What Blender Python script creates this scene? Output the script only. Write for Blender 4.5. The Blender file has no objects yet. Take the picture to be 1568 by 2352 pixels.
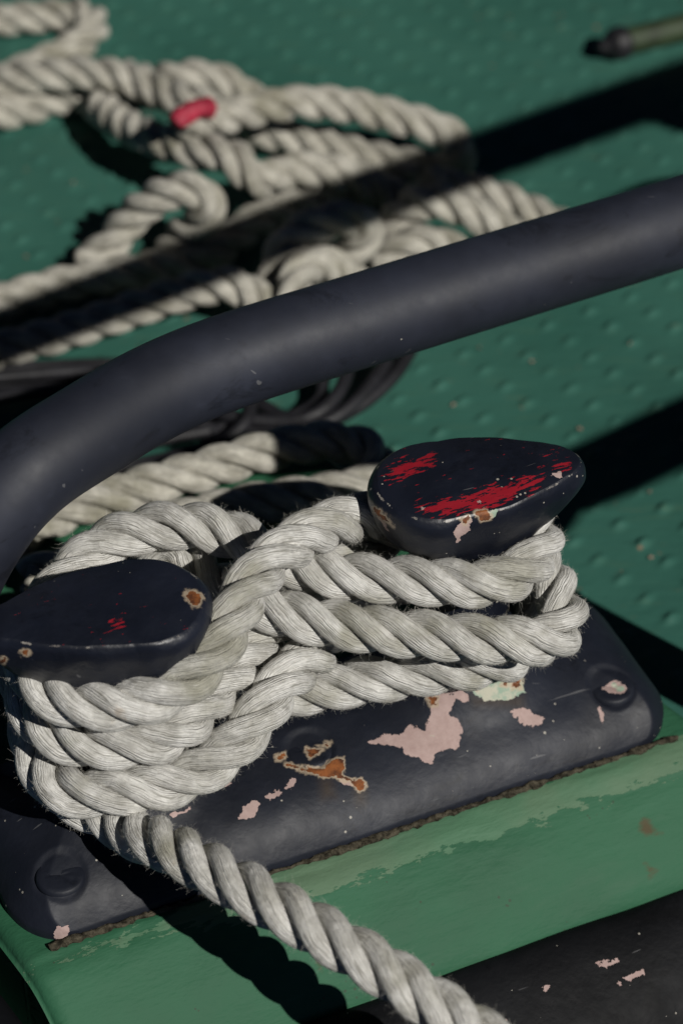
import bpy, math
import numpy as np
rng = np.random.default_rng(7)
SC = bpy.context.scene
COL = SC.collection

# ------------------------------------------------------------------ camera, light, exposure
FOCAL, PITCH = 95.0, math.radians(42)
IW, IH = 1568.0, 2352.0                       # the photograph's pixel grid used for measuring
KPX = 36.0 / FOCAL / IH
CF = np.array([0, math.cos(PITCH), -math.sin(PITCH)])
CU = np.array([0, math.sin(PITCH), math.cos(PITCH)])
CR = np.array([1.0, 0, 0])
def ray(X, Y): return CF + CR * (X - IW / 2) * KPX - CU * (Y - IH / 2) * KPX
_r = ray(784, 1700)
CAM = -_r * (IH * FOCAL / 180 / 1000) / np.linalg.norm(_r)
def at(X, Y, z):
    r = ray(X, Y); return CAM + r * (z - CAM[2]) / r[2]
def proj(P):
    q = np.asarray(P) - CAM; t = q @ CF
    return np.stack([IW / 2 + q @ CR / t / KPX, IH / 2 - q @ CU / t / KPX], -1)

cd = bpy.data.cameras.new('camera'); cam = bpy.data.objects.new('camera', cd); COL.objects.link(cam)
cam.location = CAM; cam.rotation_euler = (math.pi / 2 - PITCH, 0, 0)
cd.sensor_fit = 'VERTICAL'; cd.sensor_height = 36; cd.lens = FOCAL
cd.clip_start = .05; cd.clip_end = 200
cd.dof.use_dof = True; cd.dof.focus_distance = 1.15; cd.dof.aperture_fstop = 6.8
SC.camera = cam

SUN = np.array([-.465, .592, -.66]); SUN /= np.linalg.norm(SUN)      # the way the light travels
w = bpy.data.worlds.new('World'); SC.world = w; w.use_nodes = True
nt = w.node_tree; bg = nt.nodes['Background']
sky = nt.nodes.new('ShaderNodeTexSky'); sky.sky_type = 'NISHITA'; sky.sun_disc = False; sky.altitude = 3000; sky.air_density = .13; sky.dust_density = .2; sky.ozone_density = 2.5
sky.sun_elevation = math.asin(-SUN[2]); sky.sun_rotation = math.atan2(-SUN[0], -SUN[1])
nt.links.new(sky.outputs[0], bg.inputs[0]); bg.inputs[1].default_value = .05
sd = bpy.data.lights.new('sun', 'SUN'); sd.energy = 5; sd.angle = math.radians(.5); sd.color = (1, .965, .905)
so = bpy.data.objects.new('sun', sd); COL.objects.link(so)
from mathutils import Vector
so.rotation_euler = Vector(SUN).to_track_quat('-Z', 'Y').to_euler(); so.location = (1, -2, 2)
vs = SC.view_settings
vs.view_transform = 'Standard'; vs.look = 'None'; vs.gamma = 1; vs.exposure = -.42; vs.use_curve_mapping = False
SC.cycles.max_bounces = 6

# ------------------------------------------------------------------ frames
_a, _b = at(100, 2180, 0), at(1530, 1700, 0)
ORG = _a; UD = (_b - _a) / np.linalg.norm(_b - _a); VD = np.array([-UD[1], UD[0], 0]); ZD = np.array([0, 0, 1.0])
YAW = math.atan2(UD[1], UD[0])
def L2W(p):
    p = np.asarray(p, float); return ORG + p[..., 0:1] * UD + p[..., 1:2] * VD + p[..., 2:3] * ZD
def W2L(p):
    q = np.asarray(p, float) - ORG; return np.stack([q @ UD, q @ VD, q[..., 2]], -1)
DECK = -.055

# ------------------------------------------------------------------ helpers
def link(o, parent=None):
    COL.objects.link(o)
    if parent is not None: o.parent = parent
    return o
def mesh(name, V, F, mat, parent=None, uv=None, smooth=True, attrs=None):
    V = np.asarray(V, np.float32)
    me = bpy.data.meshes.new(name)
    F = [np.asarray(f, np.int32) for f in (F if isinstance(F, list) else [F])]
    loops = np.concatenate([f.ravel() for f in F]); sizes = np.concatenate([np.full(len(f), f.shape[1], np.int32) for f in F])
    me.vertices.add(len(V)); me.vertices.foreach_set('co', V.ravel())
    me.loops.add(len(loops)); me.loops.foreach_set('vertex_index', loops)
    me.polygons.add(len(sizes))
    st = np.concatenate([[0], np.cumsum(sizes)[:-1]]).astype(np.int32)
    me.polygons.foreach_set('loop_start', st); me.polygons.foreach_set('loop_total', sizes)
    me.update(calc_edges=True)
    me.polygons.foreach_set('use_smooth', np.full(len(sizes), smooth))
    if uv is not None:
        l = me.uv_layers.new(name='UVMap'); l.data.foreach_set('uv', np.asarray(uv, np.float32)[loops].ravel())
    for k, a in (attrs or {}).items():
        at_ = me.attributes.new(k, 'FLOAT', 'POINT'); at_.data.foreach_set('value', np.asarray(a, np.float32))
    me.materials.append(mat); me.validate()
    return link(bpy.data.objects.new(name, me), parent)
def empty(name, loc=(0, 0, 0), rz=0.0):
    o = bpy.data.objects.new(name, None); o.empty_display_size = .02; o.location = loc; o.rotation_euler = (0, 0, rz)
    return link(o)
def tag(o, label=None, cat=None, group=None, kind=None):
    for k, v in (('label', label), ('category', cat), ('group', group), ('kind', kind)):
        if v: o[k] = v
    return o
def grid_faces(n, m, wrap_m=True, wrap_n=False):
    i = np.arange(n if wrap_n else n - 1); j = np.arange(m if wrap_m else m - 1)
    I, J = np.meshgrid(i, j, indexing='ij'); I2 = (I + 1) % n; J2 = (J + 1) % m
    return np.stack([I * m + J, I * m + J2, I2 * m + J2, I2 * m + J], -1).reshape(-1, 4)
def catmull(P, step):
    P = np.asarray(P, float); P = np.vstack([2 * P[0] - P[1], P, 2 * P[-1] - P[-2]])
    out = []
    for i in range(1, len(P) - 2):
        p0, p1, p2, p3 = P[i - 1:i + 3]
        d = lambda a, b: max(np.linalg.norm(a - b), 1e-6) ** .5
        t0 = 0; t1 = t0 + d(p0, p1); t2 = t1 + d(p1, p2); t3 = t2 + d(p2, p3)
        t = np.linspace(t1, t2, max(3, int(np.linalg.norm(p2 - p1) / step * 2)), endpoint=False)[:, None]
        A1 = (t1 - t) / (t1 - t0) * p0 + (t - t0) / (t1 - t0) * p1; A2 = (t2 - t) / (t2 - t1) * p1 + (t - t1) / (t2 - t1) * p2
        A3 = (t3 - t) / (t3 - t2) * p2 + (t - t2) / (t3 - t2) * p3
        B1 = (t2 - t) / (t2 - t0) * A1 + (t - t0) / (t2 - t0) * A2; B2 = (t3 - t) / (t3 - t1) * A2 + (t - t1) / (t3 - t1) * A3
        out.append((t2 - t) / (t2 - t1) * B1 + (t - t1) / (t2 - t1) * B2)
    out.append(P[-2][None]); return resample(np.vstack(out), step)
def resample(Q, step):
    s = np.concatenate([[0], np.cumsum(np.linalg.norm(np.diff(Q, axis=0), axis=1))])
    n = max(3, int(round(s[-1] / step)) + 1); t = np.linspace(0, s[-1], n)
    return np.stack([np.interp(t, s, Q[:, k]) for k in range(3)], 1)
def smooth_line(Q, n=2):
    Q = Q.copy()
    for _ in range(n): Q[1:-1] = .25 * Q[:-2] + .5 * Q[1:-1] + .25 * Q[2:]
    return Q
def frames(Q):
    T = np.gradient(Q, axis=0); T /= np.linalg.norm(T, axis=1)[:, None]
    N = np.zeros_like(Q); a = np.array([0, 0, 1.0]) if abs(T[0][2]) < .9 else np.array([1.0, 0, 0])
    n = a - T[0] * (a @ T[0]); N[0] = n / np.linalg.norm(n)
    for i in range(1, len(Q)):
        n = N[i - 1] - T[i] * (N[i - 1] @ T[i]); N[i] = n / np.linalg.norm(n)
    return T, N, np.cross(T, N)
def tube(Q, r, seg=24):
    T, N, B = frames(Q); th = np.linspace(0, 2 * np.pi, seg, endpoint=False)
    r = np.broadcast_to(np.asarray(r, float), (len(Q),))
    V = Q[:, None] + r[:, None, None] * (N[:, None] * np.cos(th)[None, :, None] + B[:, None] * np.sin(th)[None, :, None])
    n = len(Q)
    F = [grid_faces(n, seg), np.arange(seg)[::-1][None], (np.arange(seg) + (n - 1) * seg)[None]]
    s = np.concatenate([[0], np.cumsum(np.linalg.norm(np.diff(Q, axis=0), axis=1))])
    uv = np.stack([np.repeat(s, seg), np.tile(th / 2 / np.pi, n)], 1)
    return V.reshape(-1, 3), F, uv
def join(parts):
    Vs, Fs, Us, k = [], {}, [], 0
    for V, F, *u in parts:
        for f in (F if isinstance(F, list) else [F]):
            f = np.asarray(f); Fs.setdefault(f.shape[1], []).append(f + k)
        Vs.append(V); k += len(V)
        if u: Us.append(u[0])
    return np.vstack(Vs), [np.vstack(v) for v in Fs.values()], (np.vstack(Us) if Us else None)
def vnoise(P, scale, seed=0):
    """smooth value noise in 3-D, about -1..1"""
    p = np.asarray(P, float) * scale + 100.3 + seed * 17.13; i = np.floor(p).astype(np.int64); f = p - i; f = f * f * (3 - 2 * f)
    def h(a, b, c):
        x = (a * 374761393 + b * 668265263 + c * 2147483647 + seed * 144665) & 0xffffffff
        x = ((x ^ (x >> 13)) * 1274126177) & 0xffffffff; x ^= x >> 16
        return (x & 0xffff) / 32767.5 - 1
    r = 0
    for a in (0, 1):
        for b in (0, 1):
            for c in (0, 1):
                wt = (f[..., 0] if a else 1 - f[..., 0]) * (f[..., 1] if b else 1 - f[..., 1]) * (f[..., 2] if c else 1 - f[..., 2])
                r = r + wt * h(i[..., 0] + a, i[..., 1] + b, i[..., 2] + c)
    return r
def poly_sd(P, poly):
    """signed distance (positive inside) of 2-D points to a polygon"""
    poly = np.asarray(poly, float); d = np.full(len(P), 1e9); ins = np.zeros(len(P), bool)
    for a, b in zip(poly, np.roll(poly, -1, 0)):
        e = b - a; t = np.clip(((P - a) @ e) / (e @ e), 0, 1); d = np.minimum(d, np.linalg.norm(P - a - t[:, None] * e, axis=1))
        c = (a[1] > P[:, 1]) != (b[1] > P[:, 1])
        with np.errstate(divide='ignore', invalid='ignore'):
            ins ^= c & (P[:, 0] < (b[0] - a[0]) * (P[:, 1] - a[1]) / (b[1] - a[1]) + a[0])
    return np.where(ins, d, -d)
def field(px, polys, lim=40.):
    f = np.full(len(px), -lim)
    for p in polys:
        p = np.asarray(p, float); lo, hi = p.min(0) - lim, p.max(0) + lim
        m = np.all((px > lo) & (px < hi), axis=1)
        if m.any(): f[m] = np.maximum(f[m], poly_sd(px[m], p))
    return np.clip(f, -lim, lim)

# ------------------------------------------------------------------ node helpers
class NT:
    def __init__(s, name):
        s.m = bpy.data.materials.new(name); s.m.use_nodes = True; s.t = s.m.node_tree; s.b = s.t.nodes['Principled BSDF']
    def n(s, typ, **kw):
        nd = s.t.nodes.new('ShaderNode' + typ)
        for k, v in kw.items(): setattr(nd, k, v)
        return nd
    def plug(s, sock, v):
        if v is None: return
        if isinstance(v, bpy.types.NodeSocket): s.t.links.new(v, sock)
        else:
            if sock.type == 'RGBA' and len(v) == 3: v = (*v, 1)
            sock.default_value = v
    def math(s, op, a, b=None, c=None, clamp=False):
        nd = s.n('Math', operation=op, use_clamp=clamp)
        for i, v in enumerate((a, b, c)): s.plug(nd.inputs[i], v)
        return nd.outputs[0]
    def mix(s, f, a, b):
        nd = s.n('Mix', data_type='RGBA'); s.plug(nd.inputs[0], f); s.plug(nd.inputs[6], a); s.plug(nd.inputs[7], b); return nd.outputs[2]
    def ramp(s, v, lo, hi):
        nd = s.n('MapRange', interpolation_type='SMOOTHSTEP'); s.plug(nd.inputs[0], v); nd.inputs[1].default_value = lo; nd.inputs[2].default_value = hi
        return nd.outputs[0]
    def obj(s): return s.n('TexCoord').outputs['Object']
    def noise(s, vec, scale, detail=3, rough=.55, dist=0):
        nd = s.n('TexNoise'); s.plug(nd.inputs['Vector'], vec)
        nd.inputs['Scale'].default_value = scale; nd.inputs['Detail'].default_value = detail; nd.inputs['Roughness'].default_value = rough; nd.inputs['Distortion'].default_value = dist
        return nd.outputs[0]
    def scale(s, vec, sc, rot=(0, 0, 0)):
        nd = s.n('Mapping'); s.plug(nd.inputs[0], vec); nd.inputs['Scale'].default_value = sc; nd.inputs['Rotation'].default_value = rot; return nd.outputs[0]
    def attr(s, name): return s.n('Attribute', attribute_name=name).outputs['Fac']
    def bump(s, h, strength, dist, normal=None):
        nd = s.n('Bump'); nd.inputs['Strength'].default_value = strength; nd.inputs['Distance'].default_value = dist; s.plug(nd.inputs['Height'], h); s.plug(nd.inputs['Normal'], normal); return nd.outputs[0]
    def out(s, color=None, rough=None, normal=None, spec=None, **kw):
        s.plug(s.b.inputs['Base Color'], color); s.plug(s.b.inputs['Roughness'], rough); s.plug(s.b.inputs['Normal'], normal); s.plug(s.b.inputs['Specular IOR Level'], spec)
        for k, v in kw.items(): s.plug(s.b.inputs[k.replace('_', ' ')], v)
        return s.m

def rope_material(name, tint=(1, 1, 1), fine=True):
    k = NT(name); uv = k.n('UVMap').outputs[0]; sx = k.n('SeparateXYZ'); k.plug(sx.inputs[0], uv)
    s, v = sx.outputs[0], sx.outputs[1]
    o = k.obj()
    wob = k.math('MULTIPLY', k.math('SUBTRACT', k.noise(k.scale(o, (90, 90, 90)), 1, 2), .5), .09)
    yc = k.math('ADD', k.math('ADD', v, k.math('MULTIPLY', s, 11)), wob)          # turns of yarn round the strand
    cv = k.n('CombineXYZ'); k.plug(cv.inputs[0], k.math('MULTIPLY', yc, 46)); k.plug(cv.inputs[1], k.math('MULTIPLY', s, 75)); k.plug(cv.inputs[2], k.math('MULTIPLY', v, 3))
    yn = k.noise(cv.outputs[0], 1.0, 3, .6)
    ys = k.math('ABSOLUTE', k.math('SINE', k.math('MULTIPLY', yc, math.pi * 30)))
    yarn = k.math('ADD', k.math('MULTIPLY', k.math('POWER', ys, .6), .2), k.math('MULTIPLY', yn, 1.1))
    hgt = k.math('ADD', yarn, k.math('MULTIPLY', k.noise(o, 260, 3), .55))
    big = k.noise(o, 22, 4, .6); mid = k.noise(o, 75, 4, .65)
    c = k.mix(k.ramp(mid, .3, .7), (.45 * tint[0], .44 * tint[1], .405 * tint[2]), (.78 * tint[0], .77 * tint[1], .735 * tint[2]))
    c = k.mix(k.math('MULTIPLY', k.ramp(big, .47, .66), .72), c, (.30 * tint[0], .29 * tint[1], .215 * tint[2]))
    c = k.mix(k.math('MULTIPLY', k.ramp(k.noise(o, 40, 3, .6), .68, .76), .5), c, (.3, .19, .09))
    fil = k.n('CombineXYZ'); k.plug(fil.inputs[0], k.math('MULTIPLY', yc, 60)); k.plug(fil.inputs[1], k.math('MULTIPLY', s, 90)); k.plug(fil.inputs[2], 3.7)
    dk = k.ramp(k.noise(fil.outputs[0], 1, 2, .5), .54, .66)
    c = k.mix(k.math('MULTIPLY', dk, .6), c, (.14, .13, .10))                     # dirt lodged in single yarns
    c = k.mix(k.math('MULTIPLY', k.ramp(k.noise(fil.outputs[0], 1.7, 2, .5), .62, .75), .4), c, (.78, .77, .72))
    return k.out(c, .8, k.bump(hgt, 1.0, .0014), .3, Sheen_Weight=.12)

def paint_black(name, base=(.0068, .0085, .0145), rough=.5, spec=.5, bump=.8, chips=False, red=False, speck=.62):
    k = NT(name); o = k.obj()
    n1 = k.noise(o, 14, 4, .6); n2 = k.noise(o, 90, 4, .6)
    c = k.mix(k.ramp(n1, .35, .75), base, tuple(x * 1.8 + .002 for x in base)); sm = k.math('MULTIPLY', k.ramp(k.noise(k.scale(o, (26, 26, 60)), 1, 6, .75, .6), .55, .66), .55); c = k.mix(sm, c, tuple(x * .45 for x in base))
    c = k.mix(k.math('MULTIPLY', k.ramp(n2, .6, .85), .22), c, tuple(x * 3.4 for x in base))
    # little pale flecks and scratches
    vo = k.n('TexVoronoi', feature='F1'); k.plug(vo.inputs['Vector'], o); vo.inputs['Scale'].default_value = 230
    fl = k.math('MULTIPLY', k.math('LESS_THAN', vo.outputs['Distance'], k.math('MULTIPLY', k.ramp(k.noise(o, 60, 2), speck - .1, speck + .12), .15)), 1)
    c = k.mix(fl, c, (.33, .31, .27))
    sc = k.ramp(k.noise(k.scale(o, (35, 420, 120), (.2, .4, .7)), 1, 2, .5), .735, .76)
    c = k.mix(k.math('MULTIPLY', sc, .45), c, (.17, .17, .175))
    r = k.math('ADD', rough, k.math('MULTIPLY', k.math('SUBTRACT', n2, .5), .25)); h = k.math('ADD', k.math('MULTIPLY', k.noise(o, 45, 3), .8), k.math('MULTIPLY', k.noise(o, 330, 3), .22))
    if red:
        st = k.noise(k.scale(o, (150, 620, 150), (0, 0, .1)), 1, 4, .65); a = k.attr('red')
        m = k.math('GREATER_THAN', k.math('ADD', a, k.math('MULTIPLY', k.math('SUBTRACT', st, .5), 130)), 0)
        m2 = k.math('GREATER_THAN', k.math('ADD', k.attr('topface'), k.math('ADD', st, k.math('MULTIPLY', k.noise(o, 45, 2), .35))), 1.855)
        m = k.math('MAXIMUM', m, m2); c = k.mix(m, c, (.27, .010, .02)); rm = k.math('GREATER_THAN', k.math('MULTIPLY', k.attr('rim'), k.noise(o, 170, 4, .7)), .56); c = k.mix(rm, c, k.mix(k.ramp(n2, .4, .6), (.30, .28, .25), (.10, .09, .085))); h = k.math('SUBTRACT', h, k.math('MULTIPLY', m, .5)); 
    if chips:
        cn = k.math('SUBTRACT', k.noise(o, 190, 4, .65), .5); rn = k.noise(o, 150, 5, .7)
        pk = k.math('GREATER_THAN', k.math('ADD', k.attr('pink'), k.math('MULTIPLY', cn, 34)), 0)
        mt = k.math('GREATER_THAN', k.math('ADD', k.attr('mint'), k.math('MULTIPLY', cn, 40)), 0)
        rs = k.math('GREATER_THAN', k.math('ADD', k.attr('rust'), k.math('MULTIPLY', cn, 40)), 0)
        rim = k.ramp(k.math('ADD', k.attr('rust'), k.math('MULTIPLY', cn, 40)), -9, -1)
        st = k.ramp(k.attr('stain'), -20, 25)
        c = k.mix(k.math('MULTIPLY', st, .5), c, (.06, .035, .012))
        c = k.mix(pk, c, k.mix(k.ramp(rn, .3, .7), (.36, .255, .235), (.45, .335, .31)))
        c = k.mix(mt, c, k.mix(k.ramp(rn, .42, .6), (.27, .36, .28), (.46, .45, .36)))
        c = k.mix(k.math('MULTIPLY', rim, .8), c, (.45, .36, .26))
        c = k.mix(rs, c, k.mix(k.ramp(rn, .35, .65), (.055, .018, .008), (.26, .085, .022)))
        an = k.math('MAXIMUM', k.math('MAXIMUM', pk, mt), rs); h = k.math('SUBTRACT', h, k.math('MULTIPLY', an, .9)); r = k.math('ADD', r, k.math('MULTIPLY', an, .25))
    return k.out(c, r, k.bump(h, bump, .0013), spec)

def green_paint(name, a=(.019, .088, .044), b=(.027, .112, .058), edge=False):
    k = NT(name); o = k.obj()
    n1 = k.noise(o, 12, 4, .6); st = k.noise(k.scale(o, (18, 140, 60)), 1, 4, .6)
    c = k.mix(k.ramp(n1, .3, .7), a, b)
    c = k.mix(k.math('MULTIPLY', k.ramp(st, .55, .75), .35), c, (.045, .135, .08))
    vo = k.n('TexVoronoi', feature='F1'); k.plug(vo.inputs['Vector'], o); vo.inputs['Scale'].default_value = 300
    fl = k.math('LESS_THAN', vo.outputs['Distance'], k.math('MULTIPLY', k.ramp(k.noise(o, 40, 2), .58, .75), .25))
    c = k.mix(k.math('MULTIPLY', fl, .7), c, (.035, .05, .03))
    h = k.math('ADD', k.math('ADD', k.math('MULTIPLY', k.noise(k.scale(o, (22, 55, 55)), 1, 4, .6, .2), 1.0), k.math('MULTIPLY', k.noise(o, 260, 3), .18)), k.math('MULTIPLY', st, .3))
    if edge:
        cn = k.math('SUBTRACT', k.noise(k.scale(o, (70, 230, 200)), 1, 4, .7), .5)
        pl = k.math('GREATER_THAN', k.math('ADD', k.attr('pale'), k.math('MULTIPLY', cn, 90)), 0)
        c = k.mix(k.math('MULTIPLY', pl, .75), c, k.mix(k.ramp(n1, .4, .65), (.085, .185, .108), (.12, .185, .115)))
        rs = k.ramp(k.math('ADD', k.attr('rust'), k.math('MULTIPLY', cn, 40)), -8, 8); c = k.mix(k.math('MULTIPLY', rs, .8), c, (.075, .04, .015))
        gr = k.ramp(k.noise(k.scale(o, (9, 38, 38)), 1, 6, .72), .54, .74); c = k.mix(k.math('MULTIPLY', gr, .35), c, (.06, .125, .08))
        h = k.math('SUBTRACT', h, k.math('MULTIPLY', pl, .22))
    return k.out(c, k.math('ADD', .56, k.math('MULTIPLY', n1, .2)), k.bump(k.math('ADD', h, k.math('MULTIPLY', k.noise(k.scale(o, (120, 420, 420)), 1, 3, .6), .22)), .6, .0018), .28)

def deck_paint():
    k = NT('deck_paint'); o = k.obj()
    n1 = k.noise(o, 5, 4, .6); st = k.noise(k.scale(o, (22, 160, 20), (0, 0, .12)), 1, 4, .65)
    c = k.mix(k.ramp(n1, .3, .7), (.026, .1, .076), (.040, .136, .104))
    c = k.mix(k.math('MULTIPLY', k.ramp(st, .55, .78), .55), c, (.055, .13, .08))
    c = k.mix(k.math('MULTIPLY', k.ramp(k.noise(k.scale(o, (30, 190, 30), (0, 0, .1)), 1.2, 3, .6), .66, .74), .5), c, (.12, .12, .07))
    c = k.mix(k.math('MULTIPLY', k.ramp(k.noise(o, 85, 3, .6), .70, .76), .7), c, (.28, .14, .085))
    dt = k.ramp(k.noise(o, 3.2, 6, .72), .5, .68); c = k.mix(k.math('MULTIPLY', dt, .38), c, (.020, .055, .038))
    h = k.math('ADD', k.noise(k.scale(o, (40, 150, 40), (0, 0, .12)), 1, 4, .6), k.math('MULTIPLY', k.noise(o, 200, 3), .4))
    return k.out(c, k.math('ADD', .5, k.math('MULTIPLY', st, .2)), k.bump(h, .45, .0015), .35)

def simple(name, c, rough=.6, spec=.4, var=.35, sc=60, bump=.3):
    k = NT(name); o = k.obj(); n = k.noise(o, sc, 4, .6)
    return k.out(k.mix(k.ramp(n, .3, .7), tuple(x * (1 - var) for x in c), tuple(x * (1 + var) for x in c)), rough, k.bump(k.noise(o, sc * 4, 3), bump, .001), spec)

M_ROPE = rope_material('weathered_rope'); M_ROPE2 = rope_material('deck_rope', (.86, .84, .77))
M_PLATE = paint_black('chipped_black_paint', chips=True, rough=.56, spec=.36, speck=.6, bump=.65)
M_HORN = paint_black('scuffed_black_paint', base=(.0055, .0072, .0135), chips=True, red=True, rough=.42)
M_RAIL = paint_black('rail_paint', base=(.0125, .0148, .0235), rough=.6, spec=.4, bump=.12, speck=.70)
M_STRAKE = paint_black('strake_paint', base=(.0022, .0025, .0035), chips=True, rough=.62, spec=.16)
M_COAM = green_paint('green_coaming_paint', edge=True)
M_DECK = deck_paint()
M_CABLE = simple('black_rubber', (.012, .012, .015), .55, .4)
M_TAPE = simple('red_tape', (.33, .025, .05), .6, .3)
M_SPAR = simple('khaki_paint', (.025, .04, .018), .6)
M_CRUST = simple('lichen_crust', (.055, .048, .034), .95, .1, .75, 320, .8)
M_FUZZ = NT('fibre_fuzz').out((.62, .6, .54), .7, None, .2)
M_FLAKE = simple('paint_flake_pink', (.30, .21, .16), .7)

# ------------------------------------------------------------------ deck
def deck():
    def ax(lo, hi, a, b, st, co): return np.unique(np.concatenate([np.arange(lo, a, co), np.arange(a, b, st), np.arange(b, hi + co, co)]).round(5))
    xs = ax(-3, 3, -.36, .40, .0021, .15); ys = ax(-.9, 4, -.02, .78, .0021, .15)
    X, Y = np.meshgrid(xs, ys); P = np.stack([X.ravel(), Y.ravel(), np.full(X.size, DECK)], 1)
    l = W2L(P)
    # tread pattern: staggered raised lozenges
    o0 = at(1160, 888, DECK)[:2]; e1 = at(1212, 870, DECK)[:2] - o0; e2 = at(1186, 908, DECK)[:2] - o0
    e1 = e1 * 1.9; e2 = e2 * 1.9
    Mi = np.linalg.inv(np.stack([e1, e2], 1)); q = (P[:, :2] - o0) @ Mi.T; d = q - np.round(q)
    dl = d @ np.stack([e1, e2], 1).T
    ang = math.radians(48); a = dl[:, 0] * math.cos(ang) + dl[:, 1] * math.sin(ang); b = -dl[:, 0] * math.sin(ang) + dl[:, 1] * math.cos(ang)
    h = np.exp(-((a / .0048) ** 2 + (b / .0019) ** 2) ** 1.5) * .0033 * (.75 + .35 * vnoise(P, 60, 4))
    far = np.clip(1 - (P[:, 1] - 1.5) / 1, 0, 1)
    P[:, 2] += h * far + vnoise(P, 9, 3) * .0008; gf = grid_faces(len(ys), len(xs), wrap_m=False); gf = gf[(l[gf, 1] > -.05).any(1)]; P += VD * np.maximum(0, -.05 - l[:, 1])[:, None]     # the deck ends at the boat's side
    o = mesh('deck', P, gf, M_DECK)
    return tag(o, 'green painted tread plate deck with small raised lozenges', 'deck', kind='structure')
deck()

# ------------------------------------------------------------------ coaming (raised edge that carries the cleat) and rubbing strake
def coaming():
    prof = [(.262, DECK - .01), (.262, -.012), (.259, -.004), (.252, 0), (.17, 0), (.1, 0), (.05, 0), (.0, 0), (-.006, -.0004), (-.012, -.0022), (-.019, -.0062), (-.026, -.0112), (-.034, -.0172), (-.043, -.0262), (-.049, -.033), (-.053, -.0385), (-.055, -.047), (-.055, -.12)]
    pr = catmull(np.array([(0, a, b) for a, b in prof]), .0016)[:, 1:]
    us = np.concatenate([np.arange(-.02, .42, .0016)])
    end = lambda v: .318 - (v - .011) * .33                # skewed right-hand end
    V = []; n = len(us)
    t = np.linspace(0, 1, n)
    for (v, z) in pr:
        u1 = end(v); r = max(0, (z + .006)) ; u0 = -.012 - v * .2; V.append(np.stack([u0 + (u1 - u0) * t, np.full(n, v), np.full(n, z)], 1))
    V = np.stack(V, 0)                                     # profile x length
    # rounded arris along the two ends
    for sgn, e in ((1, -1), (-1, 0)):
        dist = (V[:, -1:, 0] - V[:, :, 0]) if sgn > 0 else (V[:, :, 0] - V[:, :1, 0])
        V[:, :, 2] -= np.where(dist < .008, .008 - np.sqrt(np.maximum(0, .008 ** 2 - (.008 - dist) ** 2)), 0) * (V[:, :, 1] > -.03)
    m = len(pr); P = V.reshape(-1, 3)
    nz = vnoise(P * np.array([.35, 1, 1]), 55, 5) * .0011 + vnoise(P * np.array([.6, 1, 1]), 130, 6) * .0004
    top = (P[:, 1] > -.004) & (P[:, 1] < .25)
    P[:, 2] += np.where(top, 0, nz)
    F = [grid_faces(m, n, wrap_m=False)]
    # end walls down to the deck
    extra = []; k = len(P)
    for e, fl in ((n - 1, 1), (0, 0)):
        top_i = np.arange(m) * n + e; low = P[top_i].copy(); low[:, 2] = -.13; extra.append(low); li = k + np.arange(m); k += m
        q = np.stack([top_i[:-1], top_i[1:], li[1:], li[:-1]], 1); F.append(q if fl else q[:, ::-1])
    P = np.vstack([P] + extra); F = [np.vstack(F)]
    px = proj(L2W(P))
    pale = np.clip(1 - np.abs(P[:, 1] + .0075) / .0085, -1, 1) * 34 + np.clip((P[:, 0] - .09) / .05, -1, 0) * 30
    rust = field(px, [[(1478, 1880), (1490, 1885), (1500, 1905), (1520, 1915), (1480, 1920), (1465, 1908)], [(1480, 1985), (1510, 2000), (1490, 2015)], [(735, 2200), (742, 2235), (730, 2230)]])
    o = mesh('coaming', P[:, [0, 1, 2]], [F[0][:, ::-1]], M_COAM, attrs={'pale': pale, 'rust': rust})
    o.location = ORG; o.rotation_euler = (0, 0, YAW)
    return tag(o, 'green painted raised deck edge under the black cleat, flaking along the plate', 'coaming')
coaming()

def strake():
    prof = [(-.0515, -.055), (-.0520, -.0405), (-.0545, -.0375), (-.065, -.0385), (-.085, -.0475), (-.100, -.059), (-.112, -.076), (-.118, -.1), (-.115, -.13), (-.1, -.16), (-.098, -.3), (-.098, -.6)]
    pr = catmull(np.array([(0, a, b) for a, b in prof]), .002)[:, 1:]
    us = np.arange(-.35, .75, .0025); V = np.stack(np.meshgrid(us, np.arange(len(pr)), indexing='xy'), -1).astype(float)
    P = np.stack([V[..., 0], pr[V[..., 1].astype(int), 0], pr[V[..., 1].astype(int), 1]], -1).reshape(-1, 3)
    nz = vnoise(P, 30, 8) * .0012 + vnoise(P * np.array([.5, 1, 1]), 90, 9) * .0004; P[:, 1] -= nz
    px = proj(L2W(P))
    pink = field(px, [[(1362, 2215), (1385, 2205), (1425, 2203), (1410, 2220), (1385, 2222)], [(1415, 2250), (1440, 2240), (1475, 2225), (1478, 2240), (1440, 2255), (1420, 2262)], [(1510, 2205), (1528, 2202), (1525, 2212)], [(1140, 2345), (1165, 2335), (1160, 2350)], [(1220, 2275), (1260, 2265), (1250, 2280)]])
    z = np.full(len(P), -40.)
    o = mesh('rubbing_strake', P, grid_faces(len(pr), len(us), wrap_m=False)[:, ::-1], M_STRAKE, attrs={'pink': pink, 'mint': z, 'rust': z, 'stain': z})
    o.location = ORG; o.rotation_euler = (0, 0, YAW)
    return tag(o, 'black rubbing strake along the boat side below the green edge', 'strake')
strake()

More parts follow.
